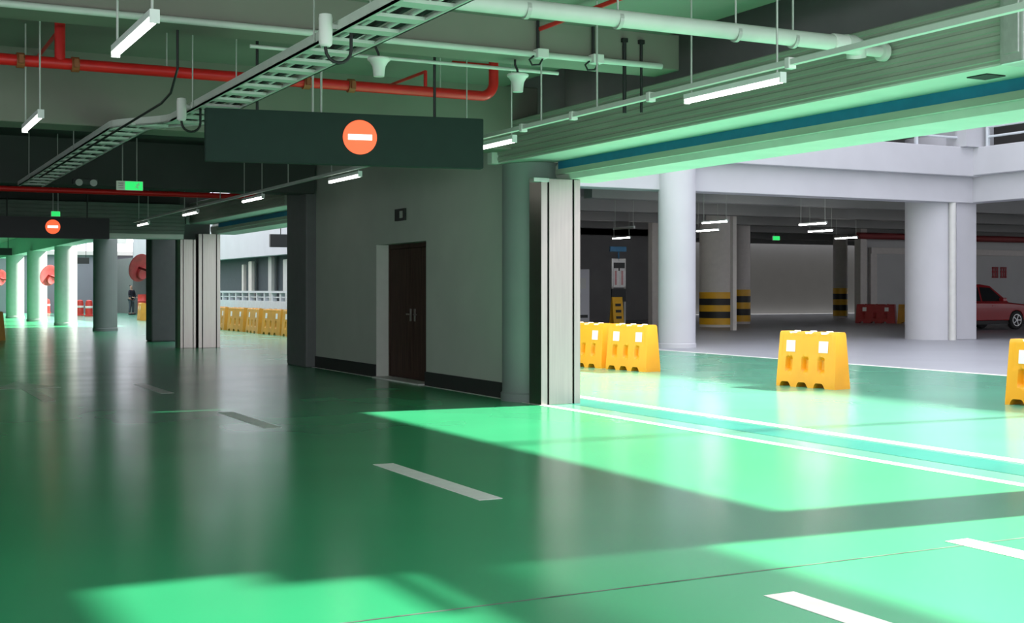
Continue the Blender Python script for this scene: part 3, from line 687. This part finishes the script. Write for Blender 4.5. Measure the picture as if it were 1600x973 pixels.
# ---------------- red car (front to the right)
def car(X, Y, label):
    t = empty('car', (X, Y, 0), label, 'car')
    W = .9
    def arch(cxx, r=.37, n=10):   # from rear to front over the wheel, clockwise on lower edge
        return [(cxx-r*math.cos(a), .34+r*math.sin(a)) for a in [PI*k/n for k in range(n+1)]]
    low = [(-2.25, .35), (-2.3, .75), (-2.22, 1.0), (-1.5, 1.03), (1.0, 1.0), (1.9, .92), (2.2, .78), (2.28, .5), (2.2, .24)]
    prof = low+arch(1.38)[::-1]+arch(-1.38)[::-1]+[(-2.2, .26)]
    mb = MB(); bm = mb.bm
    secs = []
    for yy, inset in ((-W, .03), (-W*.93, 0), (W*.93, 0), (W, .03)):
        zc = .6
        secs.append([bm.verts.new((X+x*(1-inset*.6), Y+yy, zc+(z-zc)*(1-inset*2) if z > .5 else z)) for x, z in prof])
    n = len(prof)
    for a, b in zip(secs, secs[1:]):
        for k in range(n): bm.faces.new((a[k], a[(k+1) % n], b[(k+1) % n], b[k]))
    bm.faces.new(secs[0][::-1]); bm.faces.new(secs[-1])
    body = mb.build('body', 'car_red', t, bevel=.03)
    cab = [(-1.95, 1.0), (-1.55, 1.46), (-1.1, 1.62), (-.2, 1.66), (.25, 1.6), (1.05, .99)]
    def cabin(mb, sc, poly, w0, w1):
        bm = mb.bm; A = []
        for s in (-1, 1):
            A.append([bm.verts.new((X+x, Y+s*(w0+(w1-w0)*(z-1.0)/.66), z)) for x, z in poly])
        n = len(poly)
        for k in range(n): bm.faces.new((A[0][k], A[0][(k+1) % n], A[1][(k+1) % n], A[1][k]))
        bm.faces.new(A[0][::-1]); bm.faces.new(A[1])
    mb = MB(); cabin(mb, 1, cab, .84, .64); mb.build('roof', 'car_red', t, bevel=.03)
    for (poly, nm) in (([(-.32, 1.04), (-.32, 1.56), (.2, 1.53), (.82, 1.04)], 'side_window'), ([(-1.25, 1.04), (-1.22, 1.53), (-.4, 1.56), (-.4, 1.04)], 'side_window'), ([(-1.75, 1.06), (-1.45, 1.44), (-1.32, 1.5), (-1.34, 1.04)], 'side_window')):
        mb = MB(); cabin(mb, 1, poly, .848, .648); mb.build(nm, 'car_glass', t)
    mb = MB(); bm = mb.bm
    q = [bm.verts.new((X+x, Y+y, z)) for x, y, z in ((1.06, -.74, 1.015), (1.06, .74, 1.015), (.30, .6, 1.59), (.30, -.6, 1.59))]
    q2 = [bm.verts.new(v.co+Vector((-.03, 0, -.03))) for v in q]
    bm.faces.new(q); bm.faces.new(q2[::-1])
    for k in range(4): bm.faces.new((q[k], q[(k+1) % 4], q2[(k+1) % 4], q2[k]))
    mb.build('windscreen', 'car_glass', t)
    for cxx in (-1.38, 1.38):
        for s in (-1, 1):
            yy = Y+s*.80
            R = Matrix.Translation((X+cxx, yy, .345)) @ Matrix.Rotation(s*-PI/2, 4, 'X')
            w = MB().lathe([(.2, -.1), (.32, -.1), (.345, -.07), (.345, .07), (.32, .1), (.22, .1)], 28, R).build('wheel', 'tyre', t, smooth=True)
            m2 = MB().lathe([(.225, .07), (.225, .105), (.2, .105), (.19, .08), (.05, .09), (.04, .105)], 28, R)
            for k in range(5):
                a = 2*PI*k/5; m2.cyl((X+cxx+.04*math.cos(a), yy+s*.095, .345+.04*math.sin(a)), (X+cxx+.21*math.cos(a), yy+s*.1, .345+.21*math.sin(a)), .022, 6)
            m2.build('rim', 'rim', w, smooth=True)
    for s in (-1, 1):
        mb = MB().box(X+.55, X+.75, Y+s*.90-.10, Y+s*.90+.10, 1.03, 1.17, .03); mb.build('wing_mirror', 'car_red', t)
        MB().box(X+1.85, X+2.2, Y+s*.62-.2, Y+s*.62+.2, .70, .84, .03).build('headlamp', 'lamp_glass', t)
        MB().box(X-2.31, X-2.2, Y+s*.65-.18, Y+s*.65+.18, .75, .95, .02).build('tail_lamp', 'lamp_tail', t)
        for xx in (-.95, .1): MB().box(X+xx, X+xx+.2, Y+s*.90-.02, Y+s*.90+.02, .86, .9, .008).build('door_handle', 'car_red', t)
    MB().box(X-2.0, X+2.05, Y-.8, Y+.8, .2, .45).build('underbody', 'car_black', t)
    MB().box(X+2.2, X+2.3, Y-.5, Y+.5, .4, .6, .02).build('grille', 'car_black', t)
car(36.75, 34.3, 'red car parked inside the grey garage at the right edge')

# ================================================================== FAR LEFT COURT
sbox('wall_far', (-14, 40, 86, 86.4, 0, 3.7), 'far_lilac', 'lilac grey far wall behind the person', 'wall')
sbox('trim_8', (-14, 40, 85.6, 86.4, 3.7, 3.95), 'garage_grey', 'grey coping of the far wall', 'coping')
sbox('wall_far', (15.0, 19, 79, 86, 0, 3.4), 'pier_paint', 'green grey side wall right of the person', 'wall')
for px, w in ((60, 1.1), (72, 1.6), (207, .5)):
    pass
def mirror(px, py, dd, R, ycol, label, xcol=7.8):
    p = at(px, py, dd)
    t = empty('traffic_mirror', p, label, 'traffic mirror', 'red traffic mirrors on the columns')
    nv = Vector((-.25, -1.0, -.25)).normalized(); rm = nv.to_track_quat('Z', 'Y').to_matrix().to_4x4()
    rm = Matrix.Rotation(.8, 4, 'Z') @ rm
    T = Matrix.Translation(p) @ rm
    MB().lathe([(.02, -.16), (R*.4, -.14), (R*.75, -.07), (R, 0), (R+.03, .01), (R+.03, .03), (R*.97, .035), (R*.7, .0), (.02, -.02)], 36, T).build('dish', 'mirror_red', t, smooth=True)
    c2 = T @ Matrix.Translation((R*.28, -R*.42, .02))
    MB().lathe([(R*.47, 0), (R*.47, .06), (R*.42, .07), (R*.2, .03), (.02, .03)], 28, c2).build('inner_ring', 'mirror_red', t, smooth=True)
    MB().tube([p+(rm @ Vector((0, 0, -.14))), p+Vector((.2, -.3, -.1)), Vector((xcol, ycol, p.z-.15))], .035, 10).build('arm', 'mirror_dark', t, smooth=True)
mirror(218, 418, 37.8, .39, 37.2, 'round red traffic mirror sticking out behind the dark square column')
mirror(76, 430, 55.3, .43, 55.75, 'round red traffic mirror left of the third bright column')
mirror(-2, 434, 70, .45, 71, 'round red traffic mirror at the left edge of the picture', 7.4)
def barrel(px, py, label):
    dd = 2900/(py-453); p = at(px, py, dd)
    t = empty('traffic_barrel', (p.x, p.y, 0), label, 'traffic barrel', 'red traffic barrels far left')
    h = .9
    MB().lathe([(.24, 0), (.24, .06), (.2, .08), (.19, h*.8), (.16, h*.95), (.06, h)], 20, Matrix.Translation((p.x, p.y, 0))).build('body', 'barrel_red', t, smooth=True)
    MB().lathe([(.20, h*.5), (.203, h*.51), (.203, h*.62), (.199, h*.63)], 20, Matrix.Translation((p.x, p.y, 0))).build('band', 'barrel_band', t, smooth=True)
barrel(125, 493, 'red traffic barrel right of the third bright column')
barrel(139, 494, 'red traffic barrel close to the grey round column')
barrel(73, 489, 'red traffic barrel under the mirror at the left')
p = at(225, 492, 74); t = empty('red_drum', (p.x, p.y, 0), 'dark pink drum standing behind the yellow barrier near the person', 'drum')
MB().lathe([(.36, 0), (.36, .04), (.35, .06), (.35, .4), (.365, .42), (.35, .44), (.35, .8), (.365, .82), (.35, .84), (.35, 1.14), (.36, 1.18)], 28, Matrix.Translation((p.x, p.y, 0))).build('body', 'barrel_red', t, smooth=True)
MB().lathe([(.33, 1.175), (.33, 1.2), (.05, 1.22)], 28, Matrix.Translation((p.x, p.y, 0))).build('lid', 'mirror_dark', t, smooth=True)
for px, py, dd, lb in ((127, 407, 70, 'small black hanging sign before the far wall, left of the grey column'), (4, 393, 60, 'black hanging sign at the left edge under the ceiling')):
    p = at(px, py, dd); t = empty('hanging_sign', p, lb, 'hanging sign')
    MB().box(p.x-.42, p.x+.42, p.y, p.y+.1, p.z-.17, p.z+.17, .01).build('sign_box', 'sign_dark', t)
    for dx in (-.25, .25): MB().cyl((p.x+dx, p.y+.05, p.z+.17), (p.x+dx, p.y+.05, 4.05 if dd == 60 else 4.06), .015, 8).build('hanger_rod', 'rod_black', t)
sbox('beam', (8.0, 13.5, at(127, 407, 70).y-.1, at(127, 407, 70).y+.3, 4.05, 4.3), 'column_pale', 'pale crossbeam carrying the small black sign', 'beam') 

# ---------------- person
def person(px, py, dd):
    p = at(px, py, dd); x, y = p.x, p.y
    t = empty('person', (x, y, 0), 'person in dark jacket standing far off beside the yellow barrier', 'person')
    def skin(name, pts, edges, rad, m, root=0, parent=t, sub=1):
        me = bpy.data.meshes.new(name); me.from_pydata([Vector(q) for q in pts], edges, [])
        me.materials.append(M[m]); o = bpy.data.objects.new(name, me); C.objects.link(o); o.parent = parent
        md = o.modifiers.new('s', 'SKIN'); 
        for i, r in enumerate(rad): me.skin_vertices[0].data[i].radius = (r, r)
        me.skin_vertices[0].data[root].use_root = True
        sd = o.modifiers.new('d', 'SUBSURF'); sd.levels = sub; sd.render_levels = sub; md.use_smooth_shade = True
        return o
    B = {}
    P, E, R = [], [], []
    def v(q, r, par=None):
        P.append(q); R.append(r); i = len(P)-1
        if par is not None: E.append((par, i))
        return i
    pel = v((0, 0, .95), .13); w = v((0, 0, 1.1), .125, pel); ch = v((0, 0, 1.32), .145, w); nk = v((0, 0, 1.47), .06, ch); hd0 = v((.01, -.01, 1.55), .075, nk); hd = v((.015, -.02, 1.64), .092, hd0); v((.01, -.01, 1.72), .06, hd)
    for s in (-1, 1):
        sh = v((.03, s*.17, 1.40), .06, ch); el = v((.06, s*.23, 1.13), .045, sh); wr = v((.27, s*.17, 1.02), .03, el); pm = v((.34, s*.155, 1.01), .026, wr)
        for k in range(4):
            a = v((.37, s*(.155+(k-1.5)*.019), 1.012), .009, pm); b_ = v((.41+.004*(2-abs(k-1.5)), s*(.155+(k-1.5)*.02), 1.0), .0085, a); v((.425, s*(.155+(k-1.5)*.02), .975), .0075, b_)
        th = v((.33, s*(.155-.035), 1.0), .0095, pm); v((.37, s*(.155-.05), .985), .0085, th)
        hp = v((0, s*.095, .88), .09, pel); kn = v((.03, s*.11, .49), .06, hp); an = v((-.01+.02*s, s*.12, .09), .042, kn); v((.12+.02*s, s*.125, .04), .035, an)
    skin('body', P, E, R, 'skin')
    def sub(name, segs, m):
        PP, EE, RR = [], [], []
        for (q, r, par) in segs:
            PP.append(q); RR.append(r)
            if par is not None: EE.append((par, len(PP)-1))
        skin(name, PP, EE, RR, m)
    sub('jacket', [((0, 0, .84), .185, None), ((0, 0, 1.1), .15, 0), ((0, 0, 1.32), .168, 1), ((0, 0, 1.45), .085, 2)]+
        sum([[((.03, s*.175, 1.40), .078, 2), ((.06, s*.235, 1.13), .06, (4 if s < 0 else 7)), ((.25, s*.178, 1.03), .046, (5 if s < 0 else 8))] for s in (-1, 1)], []), 'cloth_navy')
    sub('trousers', [((0, 0, .97), .165, None)]+sum([[((0, s*.095, .87), .105, 0), ((.03, s*.11, .49), .078, (1 if s < 0 else 4)), ((-.01+.02*s, s*.12, .10), .062, (2 if s < 0 else 5))] for s in (-1, 1)], []), 'trouser_grey')
    for s in (-1, 1): MB().box(x-.06+.02*s, x+.19+.02*s, y+s*.122-.045, y+s*.122+.045, 0, .085, .02).build('shoe', 'shoe', t)
    sub('hair', [((-.012, -.02, 1.735), .088, None), ((-.055, -.02, 1.65), .085, 0)], 'hair')
    t.rotation_euler.z = -.95
    return t
person(205, 491, 75)

# unseen pole added beyond the right edge to lay a thin shadow on the floor
t = empty('shadow_pole', (16.4, 10.1, 0), 'unseen pole added beyond the right edge for its thin shadow', 'shadow pole')
MB().cyl((16.4, 10.1, 0), (16.4, 10.1, 9.5), .07, 14, .05).build('pole', 'galvanised', t, smooth=True)
MB().box(16.25, 16.55, 9.95, 10.25, 0, .06, .01).build('base', 'galvanised', t)
MB().box(16.1, 16.5, 9.98, 10.22, 9.45, 9.55, .02).build('pole_head', 'galvanised', t)

# ================================================================== LIGHT, CAMERA
w = bpy.data.worlds.new('World'); bpy.context.scene.world = w; w.use_nodes = True
bg = w.node_tree.nodes['Background']; bg.inputs['Color'].default_value = (.90, .91, 1.0, 1); bg.inputs['Strength'].default_value = 1.6
sl = bpy.data.lights.new('Sun', 'SUN'); sl.energy = 11.5; sl.color = (1, .96, .88); sl.angle = math.radians(1.9)
so = bpy.data.objects.new('Sun', sl); C.objects.link(so); so['kind'] = 'helper'
so.rotation_euler = Vector((-1, .06, -.86)).to_track_quat('-Z', 'Y').to_euler()

cd = bpy.data.cameras.new('Camera'); cam = bpy.data.objects.new('Camera', cd); C.objects.link(cam)
cd.sensor_width = 36; cd.lens = 45; cd.shift_y = -(486.5-453)/1600; cd.clip_end = 500
cam.location = (0, 0, EYE); cam.rotation_euler = (PI/2, 0, -math.atan2(1030, 2000))
sc = bpy.context.scene; sc.camera = cam
vs = sc.view_settings; vs.view_transform = 'Standard'; vs.look = 'None'; vs.gamma = 1; vs.use_curve_mapping = False; vs.exposure = 0.5
sc.cycles.max_bounces = 10; sc.cycles.diffuse_bounces = 7; sc.cycles.use_denoising = True
